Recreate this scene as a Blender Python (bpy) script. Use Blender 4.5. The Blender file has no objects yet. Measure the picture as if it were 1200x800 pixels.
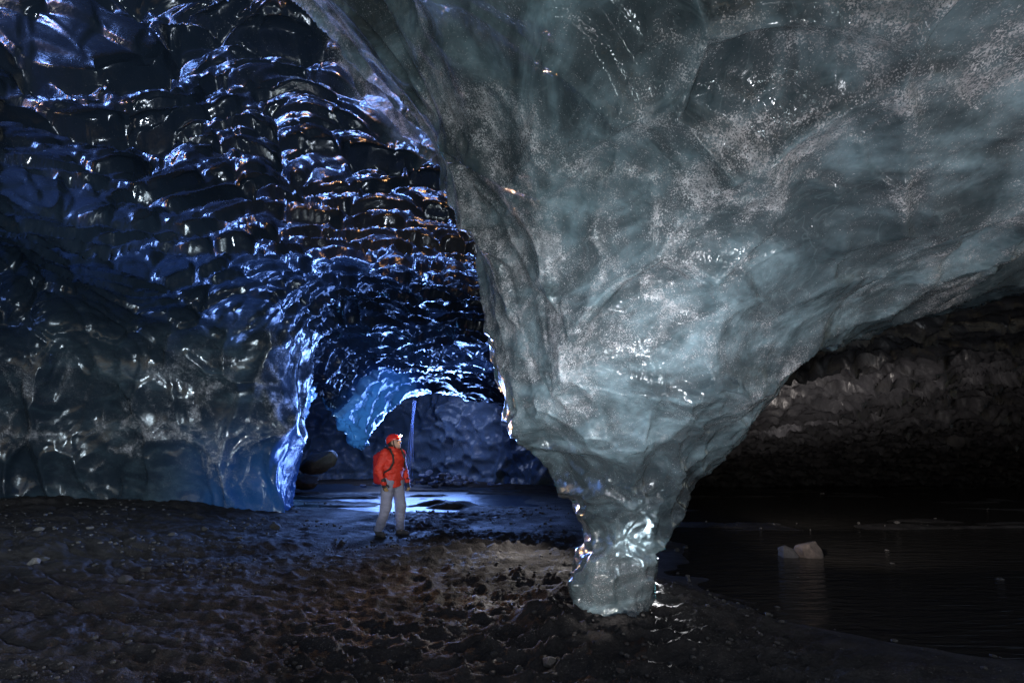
import bpy, math, random
import numpy as np
from mathutils import Vector, Euler, Matrix

S = bpy.context.scene
COL = S.collection
R = math.radians
rng = np.random.RandomState(7)
random.seed(7)

# ------------------------------------------------------------------ camera
CAMZ, FPX, HOR = 1.4, 600.0, 530.0
cam = bpy.data.cameras.new('camera')
cam.lens = 18.0; cam.sensor_width = 36.0
cam.shift_y = (HOR - 400.0) / 1200.0
cam.clip_start = 0.05; cam.clip_end = 300
camo = bpy.data.objects.new('camera', cam); COL.objects.link(camo)
camo.location = (0, 0, CAMZ); camo.rotation_euler = (R(90), 0, 0)
S.camera = camo

# ------------------------------------------------------------------ world: dusk-dim daylight through the cave mouth behind us
W = bpy.data.worlds.new('World'); S.world = W; W.use_nodes = True
nt = W.node_tree; nt.nodes.clear()
wo = nt.nodes.new('ShaderNodeOutputWorld'); bg = nt.nodes.new('ShaderNodeBackground')
sky = nt.nodes.new('ShaderNodeTexSky'); sky.sky_type = 'NISHITA'; sky.sun_disc = False
sky.sun_elevation = R(38); sky.sun_rotation = R(160)
bg.inputs['Strength'].default_value = 0.05
nt.links.new(sky.outputs[0], bg.inputs['Color']); nt.links.new(bg.outputs[0], wo.inputs['Surface'])
S.view_settings.view_transform = 'Standard'; S.view_settings.look = 'None'
S.view_settings.exposure = 0.9; S.view_settings.gamma = 1.0

# ------------------------------------------------------------------ lamps (headlamp, light painting, far daylight, and added unseen fills)
def lamp(name, kind, loc, target, energy, color, size=0.3, spot=60, blend=0.8, sy=None, spread=180):
    l = bpy.data.lights.new(name, kind); l.energy = energy; l.color = color
    if kind == 'AREA':
        l.size = size; l.spread = R(spread)
        if sy: l.shape = 'RECTANGLE'; l.size_y = sy
    else:
        l.shadow_soft_size = size
    if kind == 'SPOT':
        l.spot_size = R(spot); l.spot_blend = blend
    o = bpy.data.objects.new(name, l); COL.objects.link(o); o.location = loc
    d = Vector(target) - Vector(loc)
    o.rotation_euler = d.to_track_quat('-Z', 'Y').to_euler()
    return o
BLUE = (0.18, 0.36, 1.0)
lamp('far_daylight', 'AREA', (-4.6, 21.8, 2.9), (-3.6, 10, 5.2), 400, BLUE, 5.5, sy=2.5, spread=100)
lamp('far_shaft_daylight', 'AREA', (-5.5, 24.3, 4.4), (-5.2, 21.5, 0.0), 110, (0.45, 0.58, 1.0), 3.0)
lamp('hanging_ice_fill', 'SPOT', (-5.2, 15.6, 0.5), (-6.2, 19.4, 3.5), 190, (0.30, 0.58, 1.0), 0.3, 75, 0.9)  # added unseen spot, makes the hanging ice look lit through
lamp('left_arch_fill', 'SPOT', (-7.6, 21.6, 2.0), (-6.7, 19.8, 3.7), 160, (0.5, 0.72, 1.0), 0.3, 90, 0.9)  # added spot behind the arch for a bright rim
lamp('far_wall_daylight', 'SPOT', (-2.2, 20.6, 3.6), (-3.8, 26.0, 1.6), 260, (0.50, 0.60, 1.0), 0.2, 110, 0.9)
lamp('blue_fill_right', 'AREA', (1.6, 17.0, 1.4), (-4.5, 9, 5.6), 170, (0.19, 0.36, 1.0), 1.6, spread=90)  # added area lamp hidden behind the pillar, blue reflections on the vault
lamp('vault_blue_fill', 'AREA', (-2.4, 12.2, 0.5), (-5.2, 5.6, 5.0), 185, (0.19, 0.36, 1.0), 3.0, sy=1.2, spread=90)  # added area lamp giving the near vault its blue glints
lamp('tunnel_fill', 'SPOT', (-2.4, 14.2, 0.35), (-3.0, 15.6, 4.2), 300, (0.20, 0.38, 1.0), 0.35, 105, 1.0)  # added upward fill so the tunnel scallops stay readable
lamp('wall_foot_fill', 'AREA', (-7.3, 15.8, 1.2), (-6.5, 12.5, 0.6), 14, (0.10, 0.38, 1.0), 1.0)  # added lamp out of view behind the wall corner
lamp('painting_torch', 'SPOT', (-0.1, 1.5, 0.9), (1.5, 4.3, 2.0), 175, (0.86, 0.93, 1.0), 0.05, 78, 1.0)
lamp('roof_fill', 'SPOT', (1.6, 0.9, 0.8), (2.3, 3.7, 3.2), 85, (0.90, 0.93, 1.0), 0.05, 110, 1.0)  # added fill brightening the ice roof at upper right
lamp('roof_fill_left', 'SPOT', (0.1, 0.8, 0.7), (-0.5, 3.8, 3.6), 85, (0.80, 0.95, 1.0), 0.05, 85, 1.0)  # added fill lifting the left part of the ice roof
lamp('vault_fill', 'SPOT', (-1.4, 1.2, 0.8), (-5.0, 6.2, 3.9), 330, (0.72, 0.84, 1.0), 0.08, 100, 1.0)  # added soft fill for the dark vault scallops
lamp('wall_torch', 'SPOT', (-2.5, 2.0, 1.6), (-7.6, 9.8, 2.7), 720, (0.66, 0.86, 1.0), 0.08, 66, 1.0)
lamp('pillar_back_torch', 'SPOT', (1.5, 5.3, 0.30), (0.9, 4.4, 0.45), 240, (0.95, 0.97, 1.0), 0.06, 75, 0.8)
lamp('foot_fill', 'SPOT', (0.0, 2.7, 0.30), (0.92, 4.3, 0.36), 75, (1.0, 0.98, 0.95), 0.03, 34, 0.9)  # added low spot whitening the pillar foot
lamp('ground_torch', 'SPOT', (0.55, 7.9, 1.1), (-1.5, 5.0, 0.0), 140, (1.0, 0.93, 0.88), 0.05, 130, 1.0)
lamp('low_cave_fill', 'SPOT', (2.7, 5.4, 0.8), (8.2, 10.6, 2.3), 480, (1.0, 0.90, 0.84), 0.08, 84, 1.0)  # added warm fill for the low ceiling
lamp('low_cave_fill_far', 'SPOT', (4.6, 8.6, 0.7), (9.5, 14.5, 2.6), 260, (1.0, 0.92, 0.86), 0.08, 90, 1.0)  # second added fill, deeper under the low ceiling
lamp('person_fill', 'SPOT', (-1.2, 1.6, 1.5), (-2.03, 8.84, 1.05), 290, (1.0, 0.95, 0.9), 0.05, 15, 0.5)  # added narrow spot to brighten the person alone
lamp('headlamp_beam', 'SPOT', (-1.80, 8.78, 1.70), (-1.2, 5.5, 4.6), 150, (1.0, 0.50, 0.20), 0.03, 160, 0.8)

# ------------------------------------------------------------------ numpy noise
def _h(ix, iy, iz, s):
    h = (ix.astype(np.int64) * 374761393 + iy.astype(np.int64) * 668265263 + iz.astype(np.int64) * 2147483647 + s * 974634777) & 0xffffffff
    h = ((h ^ (h >> 13)) * 1274126177) & 0xffffffff
    h = ((h ^ (h >> 16)) * 2246822519) & 0xffffffff
    h = h ^ (h >> 15)
    return (h & 0xffffff).astype(np.float32) / 16777215.0

def vnoise(P, sc, s=0):
    """value noise -1..1; P (n,3)"""
    Q = P * np.asarray(sc, dtype=np.float32)
    I = np.floor(Q).astype(np.int64); F = (Q - I).astype(np.float32)
    F = F * F * F * (F * (F * 6 - 15) + 10)
    out = 0
    for dx in (0, 1):
        wx = F[:, 0] if dx else 1 - F[:, 0]
        for dy in (0, 1):
            wy = F[:, 1] if dy else 1 - F[:, 1]
            for dz in (0, 1):
                wz = F[:, 2] if dz else 1 - F[:, 2]
                out = out + wx * wy * wz * _h(I[:, 0] + dx, I[:, 1] + dy, I[:, 2] + dz, s)
    return out * 2 - 1

def fbm(P, sc, s=0, o=3):
    a, t, k = 1.0, 0.0, 0.0
    sc = np.asarray(sc, dtype=np.float32)
    for i in range(o):
        t = t + a * vnoise(P, sc, s + i * 17); k += a; a *= 0.5; sc = sc * 2.03
    return t / k

def worley(P, sc, s=0, flow=None, two_d=False):
    """returns F1, F2 (in cell units) and the offset of the point from its cell centre along `flow`"""
    Q = (P * np.asarray(sc, dtype=np.float32)).astype(np.float32)
    I = np.floor(Q).astype(np.int64)
    n = len(Q)
    F1 = np.full(n, 9., np.float32); F2 = np.full(n, 9., np.float32)
    off = np.zeros(n, np.float32); idr = np.zeros(n, np.float32)
    for dx in (-1, 0, 1):
        for dy in (-1, 0, 1):
            for dz in ((0,) if two_d else (-1, 0, 1)):
                cx, cy, cz = I[:, 0] + dx, I[:, 1] + dy, I[:, 2] + dz
                px = cx + _h(cx, cy, cz, s + 1); py = cy + _h(cx, cy, cz, s + 2)
                vx = Q[:, 0] - px; vy = Q[:, 1] - py
                if two_d:
                    vz = 0 * vx
                else:
                    vz = Q[:, 2] - (cz + _h(cx, cy, cz, s + 3))
                d = np.sqrt(vx * vx + vy * vy + vz * vz)
                if flow is not None:
                    o = vx * flow[0] + vy * flow[1] + vz * flow[2]
                nw = d < F1
                F2 = np.where(nw, F1, np.minimum(F2, d))
                F1 = np.where(nw, d, F1)
                if flow is not None: off = np.where(nw, o, off)
                idr = np.where(nw, _h(cx, cy, cz, s + 9), idr)
    return F1, F2, off, idr

def sstep(x, a, b):
    t = np.clip((x - a) / (b - a), 0, 1); return t * t * (3 - 2 * t)

# ------------------------------------------------------------------ plan maps of the cave, sampled from 2-D grids
GX0, GX1, GY0, GY1, GS = -20.0, 34.0, -3.0, 36.0, 0.1
gx = np.arange(GX0, GX1 + GS, GS, dtype=np.float32); gy = np.arange(GY0, GY1 + GS, GS, dtype=np.float32)
MX, MY = np.meshgrid(gx, gy, indexing='ij')
plan = [(-7.5, -2.5), (-9.5, 3), (-10.4, 6.5), (-10.5, 9.1), (-8.9, 10.5), (-7.0, 10.9), (-5.7, 11.1), (-5.1, 11.6), (-5.5, 13.0), (-7.0, 14.6),
        (-10, 17), (-12, 19.5), (-12, 23), (-10.5, 26.5), (-6.9, 27.6), (-4.2, 26.8), (-2.6, 25.2), (-0.2, 23.2), (2.5, 20.8),
        (6.0, 23.5), (14, 26), (24, 26), (31, 20), (30, 0), (22, -2.5)]
def catmull(pts, k=5, closed=True):
    pts = [np.array(p, float) for p in pts]; n = len(pts); out = []
    for i in range(n if closed else n - 1):
        if closed: p0, p1, p2, p3 = pts[i - 1], pts[i], pts[(i + 1) % n], pts[(i + 2) % n]
        else: p0, p1, p2, p3 = pts[max(i - 1, 0)], pts[i], pts[i + 1], pts[min(i + 2, n - 1)]
        for j in range(k):
            t = j / k
            out.append(0.5 * (2 * p1 + (p2 - p0) * t + (2 * p0 - 5 * p1 + 4 * p2 - p3) * t * t + (3 * p1 - p0 - 3 * p2 + p3) * t ** 3))
    if not closed: out.append(pts[-1])
    return np.array(out)
poly = catmull(plan, 4).astype(np.float32)
best = np.full(MX.shape, 1e9, np.float32); inside = np.zeros(MX.shape, bool)
for i in range(len(poly)):
    a, b = poly[i - 1], poly[i]; ab = b - a
    t = np.clip(((MX - a[0]) * ab[0] + (MY - a[1]) * ab[1]) / (ab @ ab + 1e-9), 0, 1)
    best = np.minimum(best, (MX - a[0] - t * ab[0]) ** 2 + (MY - a[1] - t * ab[1]) ** 2)
    if a[1] != b[1]:
        c = ((a[1] > MY) != (b[1] > MY)) & (MX < (b[0] - a[0]) * (MY - a[1]) / (b[1] - a[1]) + a[0]); inside ^= c
M_D = np.where(inside, 1, -1) * np.sqrt(best)
# rounding depth of wall into vault
M_R = 2.3 - 1.0 * sstep(MY, 11, 20) - 0.5 * sstep(MX, 0, 4)
M_R = M_R + (1.0 - M_R) * sstep(MY, 9.0, 12.5) * sstep(-MX, 2.5, 4)
# vault height
Xc = (np.array([200, 330, 344, 354, 361, 375, 386, 396, 405, 412, 418, 427, 434, 441, 455, 470, 488, 500, 510, 535, 600, 700]) - 600) / 600 * 20.0
Zc = np.array([0] * 3 + [0.2] * 4 + [0.12] + [0] * 4 + [0] * 10) + 1.4 + (530 - np.array([590, 585, 560, 520, 484, 464, 462, 468, 488, 518, 530, 530, 518, 502, 484, 470, 459, 456, 458, 466, 480, 480])) / 600 * 20.0
Cc = np.interp(MX, Xc, Zc)
vault = 4.75 - 0.45 * sstep(MY, 11, 17) + 0.25 * np.sin(MX * 0.7 + MY * 0.35)
low = np.interp(MY, [0, 4.2, 5.5, 8, 12, 16, 19.5, 22], [3.6, 3.1, 2.45, 2.1, 1.55, 0.95, 0.30, -0.6]) + 0.10 * np.clip(MX - 3.5, 0, 5)
low = low + 0.12 * np.sin(MX * 1.1 + MY * 0.6) * sstep(18 - MY, 0, 5)
wr = sstep(MX, 0.6, 2.6) * (1 - 0.0 * MY)
wr = wr * np.maximum(sstep(21 - MY, 0, 2.0), sstep(MX, 2.6, 4.5))
V0 = vault * (1 - wr) + low * wr
def smin(a, b, k):
    h = np.clip(0.5 + 0.5 * (b - a) / k, 0, 1)
    return b + (a - b) * h - k * h * (1 - h)
curt = Cc + np.where(MY < 20, 0.42 * (20 - MY), 2.2 * (MY - 20))
V0 = np.where(MX < 2.0, smin(V0 + 0.9 * sstep(MY, 20.5, 22), curt, 0.35), V0)
M_V = V0
def samp(M, x, y):
    u = np.clip((x - GX0) / GS, 0, M.shape[0] - 1.001); v = np.clip((y - GY0) / GS, 0, M.shape[1] - 1.001)
    i = u.astype(np.int32); j = v.astype(np.int32); fu = u - i; fv = v - j
    return (M[i, j] * (1 - fu) * (1 - fv) + M[i + 1, j] * fu * (1 - fv) + M[i, j + 1] * (1 - fu) * fv + M[i + 1, j + 1] * fu * fv)

# pillar: radius by height for eight directions (0 = +X, anticlockwise)
PAX, PAY = 0.88, 4.45
ZT = np.arange(-0.3, 6.01, 0.05)
def prof(zr): 
    z, r = zip(*zr); return np.interp(ZT, z, r, right=r[-1])
def ext(z, r): return list(zip(z, r))
right = prof(ext([0, .3, .59, .72, .81, 1.03, 1.18, 1.55, 1.77, 2.06, 2.32, 2.5, 2.61, 2.87, 3.1, 3.4, 6], [.35, .33, .35, .42, .45, .45, .59, .95, 1.17, 1.47, 1.94, 2.35, 2.8, 3.5, 4.6, 7, 40]))
left = prof(ext([0, .23, .45, .59, .81, 1.07, 1.29, 1.45, 1.6, 1.77, 1.95, 2.06, 2.25, 2.5, 3.0, 3.5, 4.0, 4.5, 6], [.28, .40, .37, .35, .38, .48, .66, .80, .83, .84, .90, .97, .93, .90, 1.02, 1.2, 1.42, 1.9, 4]))
front = prof(ext([0, .3, .6, 1.0, 1.5, 2.0, 2.5, 2.9, 3.2, 3.5, 6], [.30, .32, .33, .46, .78, 1.15, 1.65, 2.3, 3.1, 4.8, 40]))
frleft = prof(ext([0, .3, .6, 1.0, 1.5, 2.0, 2.5, 3.0, 3.5, 4.0, 4.4, 6], [.32, .38, .34, .45, .78, 0.95, 1.1, 1.4, 1.75, 2.3, 2.9, 9]))
back = prof(ext([0, .6, 1.0, 1.5, 2.0, 2.5, 3.0, 4.0, 4.5, 6], [.35, .35, .45, .75, .9, 1.0, 1.1, 1.4, 1.9, 4]))
_k = np.exp(-np.linspace(-3, 3, 9) ** 2 / 2); _k /= _k.sum()
def soft(a): return np.convolve(np.pad(a, 4, mode='edge'), _k, 'valid')
right, left, front, frleft, back = [soft(a) for a in (right, left, front, frleft, back)]
RT = np.array([right, 0.5 * (right + back), back, 0.5 * (back + left), left, frleft, front, 0.5 * (front + right)])
def pillar_R(x, y, z):
    px_ = PAX + 0.06 * np.sin(z * 1.7); dx = x - px_; dy = y - PAY
    th = np.arctan2(dy, dx) / (math.pi / 4) % 8
    i = np.floor(th).astype(np.int32) % 8; f = th - np.floor(th); f = f * f * (3 - 2 * f)
    u = np.clip((z - ZT[0]) / 0.05, 0, len(ZT) - 1.001); k = u.astype(np.int32); g = u - k
    i2 = (i + 1) % 8
    r = (RT[i, k] * (1 - g) + RT[i, k + 1] * g) * (1 - f) + (RT[i2, k] * (1 - g) + RT[i2, k + 1] * g) * f
    dr = ((RT[i, k + 1] - RT[i, k]) * (1 - f) + (RT[i2, k + 1] - RT[i2, k]) * f) / 0.05
    return (r - np.sqrt(dx * dx + dy * dy)) / np.sqrt(1 + np.clip(dr, -6, 6) ** 2)
def comps(P):
    x, y, z = P[..., 0], P[..., 1], P[..., 2]
    D = samp(M_D, x, y); Rr = samp(M_R, x, y); V = samp(M_V, x, y)
    H = np.maximum(V, 0.8) + 0.15
    q = np.clip(z / H, 0, 0.985)
    inset = Rr * (1 - np.sqrt(1 - q * q)) - 0.08 * np.exp(-(z / 0.22) ** 2)
    sl = Rr * q / np.sqrt(1 - q * q) / H
    fw = (inset - D) / np.sqrt(1 + sl * sl)
    fv = (z - V) * 0.9
    fp = pillar_R(x, y, z)
    return fw, fv, fp
def smax(a, b, k): return -smin(-a, -b, k)
def field(P):
    fw, fv, fp = comps(P)
    return smax(smax(fw, fv, 0.35), fp, 0.16)
def grad(P, e=0.02, fn=field):
    g = np.empty_like(P)
    for i in range(3):
        d = np.zeros(3, P.dtype); d[i] = e
        g[:, i] = (fn(P + d) - fn(P - d)) / (2 * e)
    return g

# ------------------------------------------------------------------ surface nets
def nets(F, pos):
    """F (nx,ny,nz) samples, pos(i,j,k float arrays)->points; returns verts (grid coords), quads"""
    nx, ny, nz = F.shape
    s = F > 0
    c = s[:-1, :-1, :-1].astype(np.uint8)
    for a in (0, 1):
        for b in (0, 1):
            for d in (0, 1):
                if a | b | d: c = c + s[a:nx - 1 + a, b:ny - 1 + b, d:nz - 1 + d]
    act = (c > 0) & (c < 8)
    idx = np.full(act.shape, -1, np.int32); ijk = np.argwhere(act)
    idx[act] = np.arange(len(ijk), dtype=np.int32)
    acc = np.zeros((len(ijk), 3), np.float64); cnt = np.zeros(len(ijk))
    corners = [(a, b, d) for a in (0, 1) for b in (0, 1) for d in (0, 1)]
    val = {q: F[ijk[:, 0] + q[0], ijk[:, 1] + q[1], ijk[:, 2] + q[2]] for q in corners}
    for q in corners:
        for ax in range(3):
            if q[ax] == 0:
                r = list(q); r[ax] = 1; r = tuple(r)
                f0, f1 = val[q], val[r]; m = (f0 > 0) != (f1 > 0)
                t = np.where(m, f0 / np.where(m, f0 - f1, 1), 0)
                for k in range(3):
                    acc[:, k] += np.where(m, q[k] + (t if k == ax else 0), 0)
                cnt += m
    V = ijk + acc / cnt[:, None]
    quads = []
    for ax in range(3):
        sl0 = [slice(None)] * 3; sl1 = [slice(None)] * 3; sl0[ax] = slice(0, -1); sl1[ax] = slice(1, None)
        s0, s1 = s[tuple(sl0)], s[tuple(sl1)]
        e = np.argwhere(s0 != s1)
        o1, o2 = [(1, 2), (2, 0), (0, 1)][ax]
        ok = (e[:, o1] > 0) & (e[:, o2] > 0) & (e[:, o1] < F.shape[o1] - 1) & (e[:, o2] < F.shape[o2] - 1)
        e = e[ok]; fl = s0[e[:, 0], e[:, 1], e[:, 2]]
        def g(d1, d2):
            p = e.copy(); p[:, o1] -= d1; p[:, o2] -= d2
            return idx[p[:, 0], p[:, 1], p[:, 2]]
        q = np.stack([g(1, 1), g(0, 1), g(0, 0), g(1, 0)], 1)
        q[~fl] = q[~fl][:, ::-1]
        quads.append(q)
    return V, np.concatenate(quads)

def make_mesh(name, V, Q, mat, attrs=None, normals=None, parent=None, kind=None, label=None, cat=None, group=None, loc=None):
    V = np.asarray(V, np.float32); Q = np.asarray(Q, np.int32)
    me = bpy.data.meshes.new(name); n = Q.shape[1]
    me.vertices.add(len(V)); me.vertices.foreach_set('co', V.ravel())
    me.loops.add(len(Q) * n); me.loops.foreach_set('vertex_index', Q.ravel())
    me.polygons.add(len(Q)); me.polygons.foreach_set('loop_start', np.arange(0, len(Q) * n, n, dtype=np.int32))
    me.polygons.foreach_set('loop_total', np.full(len(Q), n, np.int32))
    me.polygons.foreach_set('use_smooth', np.ones(len(Q), bool))
    me.update(calc_edges=True)
    if attrs:
        for k, a in attrs.items():
            at = me.attributes.new(k, 'FLOAT', 'POINT'); at.data.foreach_set('value', np.asarray(a, np.float32))
    if normals is not None:
        me.normals_split_custom_set_from_vertices(np.asarray(normals, np.float32).tolist())
    if mat: me.materials.append(mat)
    return link(name, me, parent, kind, label, cat, group, loc)
def link(name, me, parent=None, kind=None, label=None, cat=None, group=None, loc=None):
    o = bpy.data.objects.new(name, me); COL.objects.link(o)
    if parent: o.parent = parent
    if kind: o['kind'] = kind
    if label: o['label'] = label
    if cat: o['category'] = cat
    if group: o['group'] = group
    if loc is not None: o.location = loc
    return o

# ------------------------------------------------------------------ materials
class NB:
    def __init__(s, name):
        s.m = bpy.data.materials.new(name); s.m.use_nodes = True; s.t = s.m.node_tree; s.t.nodes.clear()
        s.out = s.n('ShaderNodeOutputMaterial'); s.b = s.n('ShaderNodeBsdfPrincipled'); s.l(s.b.outputs[0], s.out.inputs[0])
        s.geo = s.n('ShaderNodeTexCoord')
    def n(s, t, **k):
        x = s.t.nodes.new(t)
        for a, v in k.items(): setattr(x, a, v)
        return x
    def l(s, a, b): s.t.links.new(a, b)
    def put(s, sock, v):
        if hasattr(v, 'is_linked') or isinstance(v, bpy.types.NodeSocket): s.l(v, sock)
        else: sock.default_value = v
    def math(s, op, a, b=0.0, c=None, clamp=False):
        x = s.n('ShaderNodeMath', operation=op, use_clamp=clamp); s.put(x.inputs[0], a); s.put(x.inputs[1], b)
        if c is not None: s.put(x.inputs[2], c)
        return x.outputs[0]
    def mix(s, f, a, b):
        x = s.n('ShaderNodeMix', data_type='RGBA'); s.put(x.inputs[0], f); s.put(x.inputs[6], a); s.put(x.inputs[7], b); return x.outputs[2]
    def mapr(s, v, a, b, c=0.0, d=1.0):
        x = s.n('ShaderNodeMapRange', interpolation_type='SMOOTHSTEP'); s.put(x.inputs[0], v)
        s.put(x.inputs[1], a); s.put(x.inputs[2], b); s.put(x.inputs[3], c); s.put(x.inputs[4], d); return x.outputs[0]
    def noise(s, sc, det=3, rough=0.55, scale3=(1, 1, 1), rot=(0, 0, 0), dist=0.0):
        mp = s.n('ShaderNodeMapping'); mp.inputs['Scale'].default_value = scale3; mp.inputs['Rotation'].default_value = rot
        s.l(s.geo.outputs['Object'], mp.inputs[0])
        x = s.n('ShaderNodeTexNoise'); x.inputs['Scale'].default_value = sc; x.inputs['Detail'].default_value = det
        x.inputs['Roughness'].default_value = rough; x.inputs['Distortion'].default_value = dist
        s.l(mp.outputs[0], x.inputs['Vector']); return x.outputs[0]
    def attr(s, name):
        x = s.n('ShaderNodeAttribute', attribute_name=name); return x.outputs['Fac']
    def bump(s, h, st, dist, prev=None):
        x = s.n('ShaderNodeBump'); s.put(x.inputs['Strength'], st); x.inputs['Distance'].default_value = dist; s.l(h, x.inputs['Height'])
        if prev: s.l(prev, x.inputs['Normal'])
        return x.outputs[0]

def ice_material(name, dark, teal, blue, rough=(0.14, 0.4), sss=0.0, grit=(0.62, 0.60, 0.62), bmp=1.0, ior=1.31, glass=0.0):
    k = NB(name); b = k.b
    mass, frost, deep, ridge = k.attr('mass'), k.attr('frost'), k.attr('deep'), k.attr('ridge')
    streak = k.noise(1.3, 5, 0.62, (1, 1, 2.2), (0.3, 0.5, 0.2), 0.7)
    fine = k.noise(9, 4, 0.6, (1, 1, 1.6), (0.5, 0.1, 0.4), 0.3)
    cloud = k.math('MULTIPLY', k.mapr(streak, 0.42, 0.72), k.mapr(fine, 0.3, 0.75, 0.45, 1.0))
    tl = k.mix(cloud, tuple(c * 0.26 for c in teal[:3]) + (1,), tuple(min(1, c * 1.7) for c in teal[:3]) + (1,))
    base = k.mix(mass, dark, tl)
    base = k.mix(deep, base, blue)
    # milky cracks and veins
    vein = k.mapr(k.math('ABSOLUTE', k.math('SUBTRACT', k.noise(1.1, 4, 0.6, (1, 1.4, 1), (0.2, 0.4, 1.0), 1.2), 0.5)), 0.0, 0.012, 1.0, 0.0)
    base = k.mix(k.math('MULTIPLY', vein, k.math('MULTIPLY', mass, 0.09)), base, (0.42, 0.52, 0.54, 1))
    # frozen-in grit: fine pale specks gathered on the crests
    sp1 = k.noise(125, 2, 0.75); sp2 = k.noise(52, 3, 0.7)
    patch = k.noise(3.1, 6, 0.75)
    fr = k.math('MULTIPLY', frost, k.mapr(patch, 0.30, 0.62))
    base = k.mix(k.math('MULTIPLY', k.math('MULTIPLY', fr, mass), 0.15), base, grit + (1,))
    thr = k.math('SUBTRACT', 0.73, k.math('MULTIPLY', fr, 0.29))
    s1 = k.mapr(k.math('SUBTRACT', sp1, thr), 0.0, 0.05)
    thr2 = k.math('SUBTRACT', 0.80, k.math('MULTIPLY', fr, 0.22))
    s2 = k.mapr(k.math('SUBTRACT', sp2, thr2), 0.0, 0.04)
    sp = k.math('MAXIMUM', s1, s2)
    gcol = k.mix(k.mapr(k.noise(20, 1), 0.35, 0.65), grit + (1,), tuple(c * 0.55 for c in grit) + (1,))
    base = k.mix(k.math('MULTIPLY', sp, k.mapr(k.noise(17, 3, 0.7), 0.3, 0.7, 0.25, 1.0)), base, gcol)
    k.l(base, b.inputs['Base Color'])
    rg = k.mapr(k.noise(5, 4, 0.6), 0.3, 0.7, rough[0], rough[1])
    rg = k.math('ADD', rg, k.math('MULTIPLY', sp, 0.4), clamp=True)
    k.l(rg, b.inputs['Roughness'])
    b.inputs['IOR'].default_value = ior
    if glass: k.l(k.math('MULTIPLY', k.attr('glass'), glass), b.inputs['Transmission Weight'])
    if sss:
        k.l(k.math('MULTIPLY', mass, sss), b.inputs['Subsurface Weight'])
        b.inputs['Subsurface Radius'].default_value = (0.25, 0.55, 0.6); b.inputs['Subsurface Scale'].default_value = 0.35
    h1 = k.noise(5.5, 4, 0.55, (1, 1, 1), (0, 0, 0), 0.4); h2 = k.noise(30, 3, 0.6)
    n1 = k.bump(h1, 0.55 * bmp, 0.05); n2 = k.bump(h2, 0.25 * bmp, 0.008, n1); n3 = k.bump(sp, 0.5, 0.006, n2)
    k.l(n3, b.inputs['Normal'])
    return k.m
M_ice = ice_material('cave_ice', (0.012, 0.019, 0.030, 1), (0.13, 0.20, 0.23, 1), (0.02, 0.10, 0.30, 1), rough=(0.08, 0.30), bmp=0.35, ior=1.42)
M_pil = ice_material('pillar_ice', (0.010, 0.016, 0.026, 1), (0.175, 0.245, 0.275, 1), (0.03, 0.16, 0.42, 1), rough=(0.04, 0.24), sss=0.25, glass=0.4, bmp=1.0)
M_lowice = ice_material('dirty_ice', (0.016, 0.016, 0.018, 1), (0.12, 0.18, 0.2, 1), (0.02, 0.10, 0.3, 1), rough=(0.25, 0.6), grit=(0.22, 0.19, 0.18))
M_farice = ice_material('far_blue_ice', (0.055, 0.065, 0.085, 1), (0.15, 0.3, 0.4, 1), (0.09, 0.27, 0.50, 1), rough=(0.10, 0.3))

# ------------------------------------------------------------------ build the cave ice
LY0, LY1, DW = math.log(1.35), math.log(33.0), 0.0145
da = 5.2 / 600
A = np.arange(-1.40, 1.40, da, dtype=np.float32); B = np.arange(-0.35, 1.16, da, dtype=np.float32); Wl = np.arange(LY0, LY1, DW, dtype=np.float32)
F = np.empty((len(A), len(B), len(Wl)), np.float32)
AA, BB = np.meshgrid(A, B, indexing='ij')
for k_, w_ in enumerate(Wl):
    Y = math.exp(w_)
    P = np.stack([AA * Y, np.full_like(AA, Y), CAMZ + BB * Y], -1)
    F[:, :, k_] = field(P)
V, Q = nets(F, None); del F
def gpos(V):
    a = A[0] + V[:, 0] * da; b_ = B[0] + V[:, 1] * da; Y = np.exp(LY0 + V[:, 2] * DW)
    return np.stack([a * Y, Y, CAMZ + b_ * Y], 1)
P = gpos(V).astype(np.float32)
qz = P[Q][:, :, 2].max(1); qy = P[Q][:, :, 1].min(1)
Q = Q[(qz > -0.15)]
# subdivide once
def subdivide(P, Q):
    e = np.stack([Q, np.roll(Q, -1, 1)], -1).reshape(-1, 2); e.sort(1)
    key = e[:, 0].astype(np.int64) * len(P) + e[:, 1]
    u, inv = np.unique(key, return_inverse=True)
    ep = 0.5 * (P[u // len(P)] + P[u % len(P)]); fp = P[Q].mean(1)
    n0, n1 = len(P), len(P) + len(u)
    em = inv.reshape(-1, 4) + n0; fc = np.arange(len(Q)) + n1
    NQ = np.concatenate([np.stack([Q[:, i], em[:, i], fc, em[:, i - 1]], 1) for i in range(4)])
    return np.concatenate([P, ep, fp]).astype(np.float32), NQ
P, Q = subdivide(P, Q)
used = np.zeros(len(P), bool); used[Q.ravel()] = True
re_ = np.cumsum(used) - 1; P = P[used]; Q = re_[Q]
for _ in range(2):
    g = grad(P); f = field(P); g2 = (g * g).sum(1)
    st = np.clip(f / np.maximum(g2, 0.05), -0.06, 0.06) * np.clip(P[:, 1] / 5, 0.3, 3)
    P = (P - g * st[:, None]).astype(np.float32)
g = grad(P, 0.05); N = -g / np.maximum(np.linalg.norm(g, axis=1), 1e-4)[:, None]     # into the air
N = N.astype(np.float32)

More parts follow.
